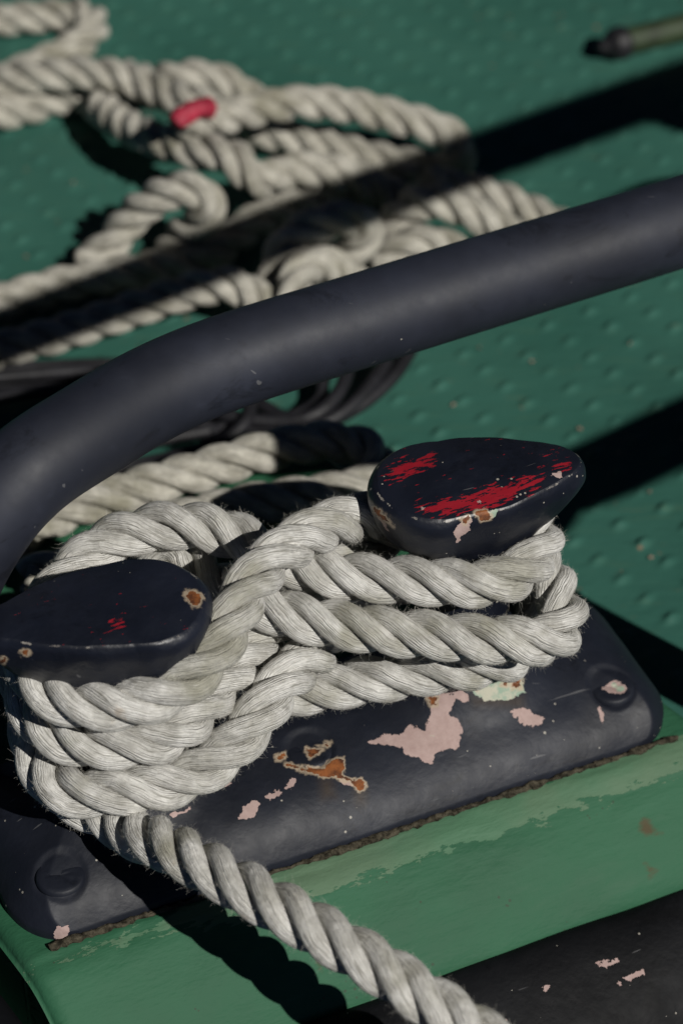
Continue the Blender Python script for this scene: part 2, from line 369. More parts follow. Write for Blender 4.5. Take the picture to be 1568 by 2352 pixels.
def corner_shade_block():  # added block; its black colour stands in for deep shade in this corner
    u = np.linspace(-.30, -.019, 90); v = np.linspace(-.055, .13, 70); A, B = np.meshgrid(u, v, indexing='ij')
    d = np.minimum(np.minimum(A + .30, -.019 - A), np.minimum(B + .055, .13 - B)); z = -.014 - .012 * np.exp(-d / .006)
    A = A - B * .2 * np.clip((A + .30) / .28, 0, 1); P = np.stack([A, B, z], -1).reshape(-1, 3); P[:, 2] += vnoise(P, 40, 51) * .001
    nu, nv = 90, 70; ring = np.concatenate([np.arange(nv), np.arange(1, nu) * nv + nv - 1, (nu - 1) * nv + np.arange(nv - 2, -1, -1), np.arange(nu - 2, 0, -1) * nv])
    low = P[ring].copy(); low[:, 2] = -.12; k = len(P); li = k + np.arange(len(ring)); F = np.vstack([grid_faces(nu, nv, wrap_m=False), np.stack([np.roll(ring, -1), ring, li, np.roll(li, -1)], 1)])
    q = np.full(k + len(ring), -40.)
    o = mesh('shade_block', np.vstack([P, low]), F, M_STRAKE, attrs={'pink': q, 'mint': q, 'rust': q, 'stain': q}); o.location = ORG; o.rotation_euler = (0, 0, YAW)
    return tag(o, 'black block added to stand in for the deep shade left of the green deck edge', 'pad')
corner_shade_block()

# ------------------------------------------------------------------ cleat
STEMS = [(.056, .054), (.223, .054)]
CAPTOP = .139
PINK = [[(845, 1705), (880, 1690), (915, 1690), (940, 1665), (975, 1680), (985, 1640), (990, 1590), (1010, 1585), (1045, 1600), (1030, 1640), (1055, 1660), (1060, 1700), (1050, 1715), (1000, 1735), (990, 1755), (960, 1745), (920, 1720), (880, 1712)],
        [(1030, 1570), (1060, 1580), (1085, 1615), (1060, 1610), (1040, 1595), (990, 1590)], [(1165, 1635), (1205, 1622), (1225, 1640), (1252, 1650), (1225, 1668), (1200, 1668), (1190, 1650)],
        [(550, 1880), (560, 1855), (580, 1838), (596, 1845), (590, 1870), (565, 1885)], [(655, 1810), (668, 1790), (676, 1792), (668, 1812)], [(610, 1830), (640, 1812), (650, 1820), (620, 1840)], [(492, 1762), (505, 1765), (530, 1800), (518, 1806), (500, 1785)],
        [(390, 1872), (430, 1858), (440, 1842), (432, 1866), (400, 1880)], [(118, 2150), (130, 2125), (160, 2128), (158, 2145), (135, 2162), (120, 2160)], [(1380, 1580), (1410, 1562), (1440, 1570), (1436, 1592), (1410, 1594)], [(770, 1780), (800, 1790), (815, 1808), (790, 1800)], [(1376, 1625), (1385, 1640), (1388, 1668), (1380, 1660)]]
MINT = [[(1085, 1590), (1110, 1560), (1200, 1555), (1202, 1590), (1165, 1605), (1130, 1610), (1100, 1605)], [(1408, 1572), (1425, 1570), (1432, 1585), (1418, 1590)], [(985, 1690), (1000, 1685), (998, 1698)]]
RUST = [[(660, 1755), (700, 1765), (750, 1765), (775, 1740), (790, 1742), (788, 1780), (800, 1790), (770, 1785), (745, 1785), (700, 1772)], [(632, 1734), (655, 1728), (655, 1738), (636, 1742)], [(705, 1722), (730, 1720), (752, 1705), (750, 1718), (730, 1732), (712, 1736)],
        [(808, 1793), (825, 1790), (835, 1810), (822, 1818)], [(985, 1600), (1000, 1602), (1002, 1620), (985, 1622)], [(1075, 1562), (1100, 1550), (1120, 1560), (1095, 1580)], [(1150, 1575), (1195, 1560), (1195, 1580)]]
STAIN = [[(735, 1790), (760, 1790), (770, 1830), (740, 1835)], [(815, 1815), (838, 1815), (835, 1845), (820, 1845)], [(1080, 1600), (1200, 1600), (1200, 1625), (1090, 1620)]]

root_cleat = empty('mooring_cleat', ORG + UD * .14 + VD * .052, YAW)
tag(root_cleat, 'black painted twin-horned mooring cleat with chipped paint, bolted on the green edge', 'cleat')
def to_cleat(P): return np.asarray(P) - np.array([.14, .052, 0])

def base_plate():
    nu, nv = 420, 150
    uu = np.linspace(0, 1, nu); vv = np.linspace(0, 1, nv)
    A, B = np.meshgrid(uu, vv, indexing='ij')
    w0, L0, E0 = .104, .318, -.008
    # rounded-rectangle footprint: squeeze u near the long edges
    v = B * w0; cr = .03
    ins = lambda x: np.where(x < cr, cr - np.sqrt(np.maximum(0, cr ** 2 - (cr - x) ** 2)), 0)
    inset = ins(np.minimum(v, w0 - v)) * .8
    u = E0 + inset + A * (L0 - 2 * inset)
    dist_v = np.minimum(v, w0 - v); dist_u = np.minimum(u - E0 - inset, L0 + E0 - inset - u); 
    d = np.minimum(dist_v, dist_u * 1.15)
    h = .004 + .020 * (1 - np.exp(-d / .013)) + .0025 * np.clip(d / .05, 0, 1)
    for su, sv in STEMS:
        r = np.hypot((u - su) / 1.15, v - sv); h = np.maximum(h, h + .018 * np.exp(-(np.maximum(r - .015, 0) / .012) ** 2))
    for bu, bv in ((.283, .024), (.140, .040), (.016, .020)):
        r = np.hypot(u - bu, v - bv); h = h - .0013 * np.clip((.0122 - r) / .003, 0, 1)
    P = np.stack([u, v, h], -1).reshape(-1, 3)
    P[:, 2] += vnoise(P, 38, 1) * .0009 + vnoise(P, 110, 2) * .0003
    F = grid_faces(nu, nv, wrap_m=False)
    # skirt
    ring = np.concatenate([np.arange(nv), np.arange(1, nu) * nv + nv - 1, (nu - 1) * nv + np.arange(nv - 2, -1, -1), np.arange(nu - 2, 0, -1) * nv])
    low = P[ring].copy(); low[:, 2] = -.002; k = len(P); li = k + np.arange(len(ring))
    sk = np.stack([ring, np.roll(ring, -1), np.roll(li, -1), li], 1)
    P = np.vstack([P, low]); px = proj(L2W(P))
    at_ = {'pink': field(px, PINK), 'mint': field(px, MINT), 'rust': field(px, RUST), 'stain': field(px, STAIN)}
    o = mesh('base_plate', to_cleat(P), [np.vstack([F[:, ::-1], sk])[:, ::-1]], M_PLATE, root_cleat, attrs=at_)
    for bu, bv in ((.283, .024), (.140, .040), (.016, .020)):
        i = np.argmin(np.hypot(P[:nu * nv, 0] - bu, P[:nu * nv, 1] - bv)); z = P[i, 2]
        rr = np.array([.0108, .0104, .0096, .008, .005, .002, .0]); zz = np.array([-.002, -.0004, .0002, .0004, .0005, .0005, .0005])
        th = np.linspace(0, 2 * np.pi, 40, endpoint=False)
        V = np.stack([bu + rr[:, None] * np.cos(th), bv + rr[:, None] * np.sin(th), z + zz[:, None] + 0 * th], -1).reshape(-1, 3)
        # screwdriver slot
        V[:, 2] -= .0007 * ((np.abs((V[:, 0] - bu) * .8 + (V[:, 1] - bv) * .6) < .0014) & (np.hypot(V[:, 0] - bu, V[:, 1] - bv) < .0092))
        p2 = proj(L2W(V))
        mesh('bolt', to_cleat(V), grid_faces(len(rr), 40), M_PLATE, o, attrs={'pink': field(p2, PINK), 'mint': field(p2, MINT), 'rust': field(p2, RUST), 'stain': field(p2, STAIN)})
    # crust of lichen and old sealant along the near edge
    us = np.arange(.002, .306, .0011); th = np.linspace(0, 2 * np.pi, 10, endpoint=False)
    Q = np.stack([us, -.0012 + 0 * us, .0012 + 0 * us], 1)
    r = .0007 + np.abs(vnoise(Q, 130, 12)) * .0009 + np.clip(vnoise(Q, 35, 13), 0, 1) * .001
    V, Fc, uv = tube(Q, r, 10); V = V + np.stack([vnoise(V, 500, 14), vnoise(V, 500, 15), vnoise(V, 500, 16)], 1) * .0009
    mesh('crust', to_cleat(V), Fc, M_CRUST, o, smooth=False)
    return o
base_plate()

def teardrop(R, r, L, n):
    """outline of a big circle (at -L/2) hulled with a small one (at +L/2); x points to the tip"""
    al = math.asin((R - r) / L); n1 = int(n * .36); n2 = int(n * .18); n3 = (n - n1 - n2) // 2
    a1 = np.linspace(math.pi / 2 - al, 2 * math.pi - math.pi / 2 + al, n1); c1 = np.stack([-L / 2 + R * np.cos(a1), R * np.sin(a1)], 1)
    a2 = np.linspace(-math.pi / 2 + al, math.pi / 2 - al, n2); c2 = np.stack([L / 2 + r * np.cos(a2), r * np.sin(a2)], 1)
    def side(p, q): 
        t = np.linspace(0, 1, n3 + 2)[1:-1, None]; s = p + (q - p) * t; nrm = np.array([(q - p)[1], -(q - p)[0]]); nrm /= np.linalg.norm(nrm)
        return s + nrm * .0035 * np.sin(np.pi * t)
    return np.vstack([c1, side(c1[-1], c2[0]), c2, side(c2[-1], c1[0])])

RED_R = [[(960, 1170), (1010, 1150), (1080, 1140), (1150, 1115), (1210, 1098), (1250, 1090), (1225, 1120), (1170, 1145), (1110, 1165), (1050, 1178), (990, 1180)], [(890, 1085), (930, 1062), (975, 1050), (998, 1050), (990, 1070), (940, 1085), (900, 1095)], [(1280, 1065), (1300, 1058), (1300, 1068)]]
RED_L = [[(258, 1432), (276, 1430), (272, 1437), (262, 1438)]]
RUST_R = [[(1095, 1180), (1115, 1172), (1125, 1190), (1105, 1198)], [(1060, 1195), (1072, 1190), (1072, 1205)], [(862, 1170), (880, 1180), (900, 1210), (885, 1200)]]
RUST_L = [[(425, 1365), (440, 1358), (460, 1365), (462, 1385), (445, 1390), (432, 1380)], [(50, 1497), (60, 1494), (62, 1504), (53, 1506)], [(0, 1515), (14, 1515), (12, 1524), (2, 1524)]]
PINK_R = [[(1040, 1222), (1060, 1195), (1082, 1192), (1080, 1215), (1050, 1245)], [(1085, 1148), (1105, 1145), (1105, 1158)], [(1270, 1090), (1285, 1085), (1290, 1098)], [(960, 1165), (975, 1168), (962, 1175)], [(868, 1190), (885, 1195), (895, 1215), (880, 1210)]]
MINT_R = [[(1115, 1175), (1138, 1172), (1140, 1188), (1122, 1190)]]
def horn(su, sv, sgn, label, red, rust, pink, mint):
    n = 220; tilt = math.radians(-11)
    R, r, L = .0275, .0125, .056
    td = teardrop(R, r, L, n)
    ang = np.arctan2(td[:, 1], td[:, 0])
    ell = lambda a, b: np.stack([a * np.cos(ang), b * np.sin(ang)], 1)
    #        z, blend to teardrop, scale, ellipse radii
    lev = [(.018, 0, 1, .031, .027), (.026, 0, 1, .027, .023), (.034, 0, 1, .0225, .0195), (.045, 0, 1, .0195, .0178), (.06, 0, 1, .0185, .017), (.075, 0, 1, .0185, .017), (.086, 0, 1, .0195, .0175),
           (.094, .12, .76, .0215, .0185), (.100, .35, .78, .024, .02), (.105, .62, .81, .027, .022), (.110, .85, .86, .03, .024), (.115, .97, .915, .03, .025), (.120, 1, .955, .03, .025), (.126, 1, .985, .03, .025), (.131, 1, 1, .03, .025), (.1348, 1, .988, .03, .025), (.1372, 1, .955, .03, .025), (.1382, 1, .92, .03, .025)]
    lev = np.array(lev); t = np.linspace(0, len(lev) - 1, 90); LV = np.stack([np.interp(t, np.arange(len(lev)), lev[:, k]) for k in range(5)], 1)
    for _ in range(3): LV[1:-1] = .25 * LV[:-2] + .5 * LV[1:-1] + .25 * LV[2:]
    tipf = lambda z: np.interp(z, [.09, .100, .108, .116, .124, .130], [.3, .5, .68, .84, .96, 1])
    rings = [np.concatenate([(td * s * bl + ell(a, b) * (1 - bl)) * np.stack([np.where(td[:, 0] > -.005, 1 + (tipf(z) - 1) * np.clip((td[:, 0] + .005) / .02, 0, 1) * bl ** .5, 1), np.ones(n)], 1), np.full((n, 1), z)], 1) for z, bl, s, a, b in LV]
    nl = len(rings)
    for s in np.linspace(.915, 0.0, 56): rings.append(np.concatenate([td * s, np.full((n, 1), .1382 + .0022 * (1 - (s / .92) ** 2))], 1))
    V = np.stack(rings, 0); top = np.zeros((len(rings), n)); top[nl - 2:] = 1 if sgn > 0 else .97
    P = V.reshape(-1, 3); P[:, 2] += np.where(P[:, 2] > .09, 0, 0)
    P = P * np.array([sgn, sgn, 1])                       # turned half round for the other end
    c, s_ = math.cos(tilt), math.sin(tilt); P = np.stack([P[:, 0] * c - P[:, 1] * s_, P[:, 0] * s_ + P[:, 1] * c, P[:, 2]], 1)
    k_ = np.clip((P[:, 2] - .075) / .035, 0, 1); P[:, 0] += sgn * .0125 * k_; P[:, 1] += (.004 if sgn > 0 else -.002) * k_; P[:, 2] += (.002 if sgn > 0 else -.001) * k_
    P = P + np.array([su, sv, 0]); P += np.stack([vnoise(P, 60, 21), vnoise(P, 60, 22), vnoise(P, 60, 23)], 1) * .0009 + np.stack([vnoise(P, 170, 24), vnoise(P, 170, 25), vnoise(P, 170, 26)], 1) * .00025
    px = proj(L2W(P)); vis = np.zeros(len(P), bool); 
    f = {'red': field(px, red), 'rust': field(px, rust), 'pink': field(px, pink), 'mint': field(px, mint), 'stain': np.full(len(P), -40.), 'topface': top.ravel(), 'rim': np.repeat(np.exp(-((np.arange(len(rings)) - nl + 4) / 4.5) ** 2), n)}
    for k in ('red',): f[k] = np.where(top.ravel() > .5, f[k], np.minimum(f[k], -40))
    for k in ('rust', 'pink', 'mint'):
        f[k] = np.where(W2L(L2W(P))[:, 1] - sv < .02, f[k], -40)
    o = mesh('horn', to_cleat(P), grid_faces(len(rings), n), M_HORN, root_cleat, attrs=f)
    o['label'] = label
    return o
horn(*STEMS[0], -1, 'near-black horn with faint red flecks and one rust spot', RED_L, RUST_L, [], [])
horn(*STEMS[1], 1, 'horn with broad scraped red paint patches on its flat top', RED_R, RUST_R, PINK_R, MINT_R)

# ------------------------------------------------------------------ tubular rail that arches over the rope
RZ = .16
def rail():
    root = empty('guard_rail', at(640, 790, 0)); tag(root, 'thick black tubular guard rail arching across above the ropes', 'guard rail')
    ctr = [(2500, 170), (2200, 290), (1900, 398), (1568, 508), (1250, 606), (960, 695), (760, 757), (600, 806), (450, 858), (310, 925), (190, 1000), (95, 1085), (15, 1190), (-40, 1300)]
    P = [at(x, y, RZ) for x, y in ctr[:-3]] + [at(88, 1062, RZ - .001), at(5, 1140, RZ - .008), at(-62, 1235, RZ - .024)]
    f = P[-1]; P += [f + np.array([-.014, -.006, -.03]), f + np.array([-.02, -.01, -.08]), f + np.array([-.02, -.01, -.25])]
    P = [P[0] + np.array([.03, .012, -.25]), P[0] + np.array([.03, .012, -.06])] + P
    Q = smooth_line(catmull(P, .004), 12); off = np.array(root.location)
    V, F, uv = tube(Q, .0212, 64); mesh('tube', V - off, F, M_RAIL, root)
rail()
def lift(X, Y, h): return at(X, Y, DECK) - SUN * (h / -SUN[2])      # where a rail stands whose shadow falls at (X, Y)
def side_rails():
    H = .46; P = [lift(x, y, H) for x, y in [(430, 1078), (600, 1062), (740, 1088), (900, 1122), (1150, 1150), (1330, 1100), (1568, 990), (2000, 800), (2500, 590)]]
    P += [P[-1] + np.array([.02, .008, -.02]), P[-1] + np.array([.03, .01, -.48])]
    Q = smooth_line(catmull(P, .005), 10); root = empty('guard_rail', P[-1] * np.array([1, 1, 0]) + np.array([0, 0, DECK])); off = np.array(root.location); V, F, uv = tube(Q, .0165, 48); mesh('tube', V - off, F, M_RAIL, root)
    V, F, uv = tube(catmull([at(2060, 1850, DECK - .02), lift(1600, 1575, .09), lift(1190, 1340, .21), lift(1250, 1135, H)], .01), .0165, 40); mesh('stay', V - off, F, M_RAIL, root)
    tag(root, 'second black guard rail beside the cleat, known by its shadow on the deck', 'guard rail')
    h = .62; a, m, b = lift(-260, 872, h), lift(1234, 312, h), lift(2400, -100, h); c = lift(1440, 238, h); root = empty('handrail', np.array([c[0], c[1], DECK])); off = np.array(root.location)
    V, F, uv = tube(catmull([a, m, b], .02), .017, 48); mesh('tube', V - off, F, M_RAIL, root)
    f = at(2600, 640, DECK - .02); V, F, uv = tube(catmull([c, (c + f) / 2, f], .02), .0125, 32); mesh('brace', V - off, F, M_RAIL, root)
    for q in (b,): V, F, uv = tube(catmull([q, q + [0, 0, -.3], q + [0, 0, -h - .02]], .02), .018, 32); mesh('post', V - off, F, M_RAIL, root)
    tag(root, 'waist-high black handrail above the deck, known by the broad shadow across the rope pile', 'handrail')
side_rails()

# ------------------------------------------------------------------ ropes
D = .0207
def pt(p):
    if abs(p[0]) < 1.5 and abs(p[1]) < 1.5: return L2W(np.array(p, float))
    return at(*p)
def dk(*pts): return [(x, y, DECK + h + .45 * max(0, h - .022)) for x, y, h in pts]
MAIN = [(1310, 2535, .035), (1185, 2440, .042), (1095, 2372, .05), (985, 2298, .058), (850, 2208, .066), (700, 2118, .07), (550, 2032, .068), (400, 1950, .062), (300, 1888, .052), (215, 1842, .040),
        (.026, .046, .036), (.026, .062, .038), (.035, .088, .042), (.07, .094, .046), (.11, .075, .05), (600, 1604, .048), (680, 1592, .05), (780, 1572, .05), (920, 1552, .058), (1060, 1530, .06), (1180, 1505, .06),
        (.250, .030, .052), (.260, .055, .054), (.245, .088, .056), (.20, .09, .058), (.16, .075, .066), (740, 1490, .074), (680, 1520, .08), (625, 1580, .082), (575, 1650, .078), (510, 1722, .07), (440, 1788, .062), (340, 1830, .057), (205, 1832, .056), (105, 1830, .055),
        (.019, .042, .058), (.022, .07, .064), (.045, .094, .07), (.08, .10, .08), (395, 1255, .088), (455, 1305, .09), (530, 1368, .089), (620, 1415, .09), (800, 1442, .092), (1000, 1460, .093), (1200, 1474, .091), (1300, 1480, .087),
        (.258, .047, .083), (.245, .088, .084), (.20, .095, .084), (.155, .078, .084), (620, 1450, .084), (560, 1520, .084), (480, 1640, .08), (390, 1712, .079), (260, 1728, .079), (135, 1706, .08),
        (.020, .045, .083), (.024, .08, .09), (170, 1300, .096), (230, 1245, .104), (320, 1210, .110), (430, 1200, .113), (530, 1222, .111), (610, 1262, .108), (700, 1305, .108), (810, 1326, .108), (950, 1333, .108), (1100, 1338, .108), (1205, 1320, .108),
        (.257, .048, .111), (.245, .085, .112), (930, 1160, .113), (800, 1190, .120), (720, 1222, .127), (630, 1272, .132), (565, 1345, .13), (525, 1440, .125), (455, 1550, .117), (340, 1618, .111), (210, 1628, .109), (105, 1608, .109),
        (.020, .050, .111), (.028, .084, .110), (.07, .098, .1), (.1, .09, .09)]
PILE = {
 'loop_near': [(x, y, z) for x, y, z in [(-90, 1325, .004), (40, 1225, .008), (160, 1168, .012), (310, 1122, .014), (460, 1082, .014), (600, 1038, .014), (720, 1012, .014), (815, 1010, .010), (878, 1042, .006), (893, 1088, .008), (830, 1124, .012), (720, 1138, .014), (600, 1152, .014), (470, 1178, .014), (330, 1230, .014), (200, 1290, .014), (60, 1330, .014)]],
 'left_low': dk((-79, 836, 0.012), (18, 796, 0.012), (97, 779, 0.013), (185, 752, 0.014), (290, 715, 0.018), (396, 679, 0.024), (493, 647, 0.030), (563, 647, 0.032), (616, 704, 0.024), (651, 774, 0.012)),
 'left_dark': dk((-79, 717, 0.012), (53, 676, 0.012), (158, 647, 0.012), (264, 627, 0.012), (370, 612, 0.012), (475, 585, 0.012), (546, 537, 0.012), (598, 493, 0.014), (686, 466, 0.020), (792, 440, 0.020), (898, 414, 0.016), (968, 396, 0.012)),
 'hoop': dk((189, 616, 0.011), (251, 585, 0.013), (275, 528, 0.022), (317, 480, 0.036), (387, 437, 0.050), (453, 421, 0.056), (493, 440, 0.054), (480, 493, 0.040), (431, 537, 0.024), (396, 581, 0.012)),
 'centre': dk((607, 757, 0.012), (627, 669, 0.018), (635, 590, 0.030), (656, 541, 0.040), (730, 512, 0.046), (810, 495, 0.042), (867, 519, 0.034), (836, 563, 0.022), (774, 607, 0.012)),
 'centre_low': dk((669, 748, 0.020), (669, 651, 0.032), (691, 598, 0.034), (748, 594, 0.030), (801, 629, 0.022), (845, 686, 0.014)),
 'right': dk((880, 546, 0.014), (920, 493, 0.028), (955, 456, 0.038), (1012, 453, 0.042), (1082, 484, 0.038), (1153, 528, 0.030), (1232, 572, 0.020), (1338, 616, 0.012)),
 'right_beads': dk((968, 414, 0.012), (1038, 431, 0.018), (1109, 440, 0.020), (1175, 466, 0.020), (1236, 495, 0.016), (1320, 537, 0.012)),
 'short': dk((862, 598, 0.016), (915, 563, 0.024), (977, 541, 0.026), (1030, 563, 0.020), (1091, 616, 0.012)),
 'loop_far': dk((414, 290, 0.050), (493, 280, 0.050), (572, 255, 0.046), (669, 233, 0.044), (766, 236, 0.042), (845, 250, 0.038), (933, 275, 0.034), (1012, 294, 0.030), (1069, 324, 0.026), (1082, 370, 0.018), (1021, 403, 0.012), (950, 387, 0.012), (880, 368, 0.013), (792, 348, 0.016), (704, 322, 0.018), (625, 304, 0.018), (563, 304, 0.016)),
 'mid': dk((224, 233, 0.020), (264, 273, 0.028), (317, 304, 0.034), (387, 327, 0.040), (466, 339, 0.046), (537, 345, 0.050), (568, 378, 0.048), (572, 436, 0.040), (607, 414, 0.036), (651, 387, 0.034), (730, 387, 0.030), (818, 412, 0.024), (889, 440, 0.014), (950, 475, 0.012)),
 'far_beads': dk((264, 176, 0.014), (352, 189, 0.030), (396, 180, 0.036), (440, 169, 0.036), (502, 172, 0.034), (550, 202, 0.030), (590, 238, 0.020), (634, 282, 0.012)),
 'far_fat': dk((-79, 229, 0.012), (0, 207, 0.020), (53, 189, 0.026), (132, 172, 0.030), (211, 169, 0.032), (290, 180, 0.032), (352, 202, 0.034), (414, 231, 0.038), (475, 239, 0.046), (519, 264, 0.040), (493, 308, 0.024), (422, 308, 0.014)),
 'under': dk((-79, 255, 0.011), (26, 245, 0.011), (79, 231, 0.011), (176, 216, 0.011), (264, 220, 0.011)),
 'far_loop': dk((-79, 53, 0.012), (18, 42, 0.012), (106, 37, 0.012), (176, 26, 0.014), (224, 40, 0.020), (218, 79, 0.020), (167, 114, 0.020), (97, 145, 0.016), (18, 180, 0.012), (-79, 211, 0.011)),
}
GROUPS = [('MAIN', MAIN, M_ROPE)] + [(k, v, M_ROPE2) for k, v in PILE.items()]
def relax():
    st = .0065; paths = [catmull([pt(p) for p in v], st) for _, v, _ in GROUPS]
    X = np.vstack(paths); rid = np.concatenate([np.full(len(p), i) for i, p in enumerate(paths)]); idx = np.concatenate([np.arange(len(p)) for p in paths])
    X0 = X.copy(); view = X0 - CAM; view /= np.linalg.norm(view, axis=1)[:, None]
    near = (rid[:, None] == rid[None]) & (np.abs(idx[:, None] - idx[None]) < 6)
    main = rid == 0
    start = np.concatenate([[0], np.cumsum([len(p) for p in paths])])
    # solid parts of the cleat as spheres
    S = []
    for (su, sv), sg in zip(STEMS, (-1, 1)):
        for z in np.arange(.02, .11, .008): S.append((su, sv, z, .0185))
        ax = np.array([math.cos(math.radians(-11)), math.sin(math.radians(-11))]) * sg
        for a in np.linspace(-.036, .036, 7):
            for b in (-.014, 0, .014): S.append((su + sg * .0125 + ax[0] * a - ax[1] * b, sv + .004 + ax[1] * a + ax[0] * b, .127, .0115))
    S = np.array(S); SP = L2W(S[:, :3]); SR = S[:, 3] + D * .52
    dm = D * 1.05
    for it in range(230):
        d = X[:, None] - X[None]; r = np.linalg.norm(d, axis=2) + 1e-9
        m = (r < dm) & ~near
        push = np.where(m, (dm - r) / r * .32, 0); n = np.maximum(m.sum(1), 1)
        X = X + (d * push[..., None]).sum(1) / np.sqrt(n)[:, None]
        d = X[main][:, None] - SP[None]; r = np.linalg.norm(d, axis=2); m = r < SR
        dX = (d * np.where(m, (SR - r) / r * .5, 0)[..., None]).sum(1) / np.maximum(m.sum(1), 1)[:, None]; X[main] += dX
        l = W2L(X); onpl = (l[:, 1] > -.012) & (l[:, 1] < .26) & (l[:, 0] < .31) & (l[:, 0] > -.03)
        onplate = (l[:, 1] > 0) & (l[:, 1] < .104) & (l[:, 0] < .306) & (l[:, 0] > 0)
        floor = np.where(onplate & main, .024, np.where(onpl & main, 0, DECK)) + D * .5
        low = X[:, 2] < floor; low &= ~(main & (l[:, 1] < -.012)); X[low, 2] += (floor - X[:, 2])[low] * .6
        dx = X0 - X; along = (dx * view).sum(1)[:, None] * view
        X = X + .05 * (dx - along) + .006 * along
        for a, b in zip(start[:-1], start[1:]):
            q = X[a:b]; q[1:-1] = q[1:-1] * .8 + .1 * (q[:-2] + q[2:]); 
    return [X[a:b] for a, b in zip(start[:-1], start[1:])]
PATHS = dict(zip([g[0] for g in GROUPS], relax()))

def rope_geo(Q, phase, seg, step, lay=.0565, dia=D, rr=.238, oo=.297):
    Q = catmull(smooth_line(resample(Q, .006), 2), step); T, N, B = frames(Q)
    s = np.concatenate([[0], np.cumsum(np.linalg.norm(np.diff(Q, axis=0), axis=1))]); parts = []; info = []
    for k in range(3):
        ph = 2 * np.pi * s / lay + phase + k * 2 * np.pi / 3 + .22 * vnoise(np.stack([s, s * 0 + k, s * 0], 1), 18, 31)
        rad = N * np.cos(ph)[:, None] + B * np.sin(ph)[:, None]
        off = oo * dia * (1 + .05 * vnoise(np.stack([s, s * 0 + k * 5, s * 0 + 3], 1), 25, 32))
        C = Q + rad * off[:, None]
        t = np.gradient(C, axis=0); t /= np.linalg.norm(t, axis=1)[:, None]
        n = rad - t * (rad * t).sum(1)[:, None]; n /= np.linalg.norm(n, axis=1)[:, None]; b = np.cross(t, n)
        th = np.linspace(-np.pi, np.pi, seg)                 # the seam lies inside the rope
        r = rr * dia * (1 + .05 * vnoise(np.stack([s, s * 0 + k * 9, s * 0 + 7], 1), 40, 33))
        V = C[:, None] + r[:, None, None] * (n[:, None] * np.cos(th)[None, :, None] + b[:, None] * np.sin(th)[None, :, None] * 1.03)
        st = np.concatenate([[0], np.cumsum(np.linalg.norm(np.diff(C, axis=0), axis=1))])
        uv = np.stack([np.repeat(st, seg), np.tile(th / 2 / np.pi, len(s))], 1)
        F = [grid_faces(len(s), seg, wrap_m=False), np.arange(seg)[::-1][None], (np.arange(seg) + (len(s) - 1) * seg)[None]]
        parts.append((V.reshape(-1, 3), F, uv)); info.append((C, t, n, b, r))
    return join(parts), info
def fuzz(name, info, count, parent, off, maxlen=.0052):
    pos = []; rads = []; npts = 5
    for C, t, n, b, r in info:
        m = count // 3; i = rng.integers(2, len(C) - 2, m); th = rng.uniform(-2.0, 2.0, m)
        out = n[i] * np.cos(th)[:, None] + b[i] * np.sin(th)[:, None]; p0 = C[i] + out * (r[i] * .96)[:, None]
        tan = np.cross(t[i], out); tw = rng.uniform(-.9, .1, m); al = t[i] * np.cos(tw)[:, None] + tan * np.sin(tw)[:, None]; al *= rng.choice([-1, 1], m)[:, None]
        ln = maxlen * rng.beta(1.4, 4, m) * 1.5; lift = rng.uniform(.1, 1.0, m) ** 1.3; cur = rng.normal(0, .5, (m, 3))
        k = np.linspace(0, 1, npts)
        d = al * (1 - lift * .6)[:, None] + out * lift[:, None]; d /= np.linalg.norm(d, axis=1)[:, None]
        P = p0[:, None] + d[:, None] * (ln[:, None] * k)[..., None] + cur[:, None] * (ln[:, None] * k ** 2 * .55)[..., None]
        pos.append(P); rads.append(np.tile(np.array([1, .9, .75, .55, .25]), (m, 1)) * rng.uniform(.000014, .000034, m)[:, None])
    P = np.vstack(pos) - off; R = np.vstack(rads)
    hc = bpy.data.hair_curves.new(name); hc.add_curves([npts] * len(P))
    hc.attributes['position'].data.foreach_set('vector', P.astype(np.float32).ravel())
    ra = hc.attributes.get('radius') or hc.attributes.new('radius', 'FLOAT', 'POINT'); ra.data.foreach_set('value', R.astype(np.float32).ravel())
    hc.materials.append(M_FUZZ); o = link(bpy.data.objects.new(name, hc), parent); o['kind'] = 'stuff'; return o

def main_rope():
    Q = PATHS['MAIN']; root = empty('mooring_rope', Q[len(Q) // 2] * np.array([1, 1, 0])); off = np.array(root.location)
    tag(root, 'thick pale three-strand rope wound in figure-eights round the cleat, free end hanging over the edge', 'rope')
    (V, F, uv), info = rope_geo(Q, .4, 40, .0011)
    # split the continuous rope at places hidden behind the horns
    l = W2L(Q); s = np.arange(len(Q)) / (len(Q) - 1)
    n = len(info[0][0]); seg = 40
    hid = [i for i in range(1, len(Q) - 1) if l[i, 1] > .08 and l[i, 1] >= l[i - 1, 1] and l[i, 1] > l[i + 1, 1] and l[i, 2] < .12]
    cuts = [0]
    for i in hid:
        c = int(s[i] * (n - 1))
        if c - cuts[-1] > n * .06: cuts.append(c)
    cuts.append(n - 1)
    V3 = V.reshape(3, n, seg, 3); U3 = uv.reshape(3, n, seg, 2)
    for q, (a, b) in enumerate(zip(cuts[:-1], cuts[1:])):
        parts = [(V3[k, a:b + 1].reshape(-1, 3), grid_faces(b + 1 - a, seg, wrap_m=False), U3[k, a:b + 1].reshape(-1, 2)) for k in range(3)]
        Vq, Fq, uq = join(parts)
        o = mesh('tail' if q == 0 else 'turn', Vq - off, Fq, M_ROPE, root, uv=uq)
        if q == 0: o['label'] = 'free end running down over the green edge'
    fuzz('fuzz', info, 100000, root, off, .0036)
main_rope()

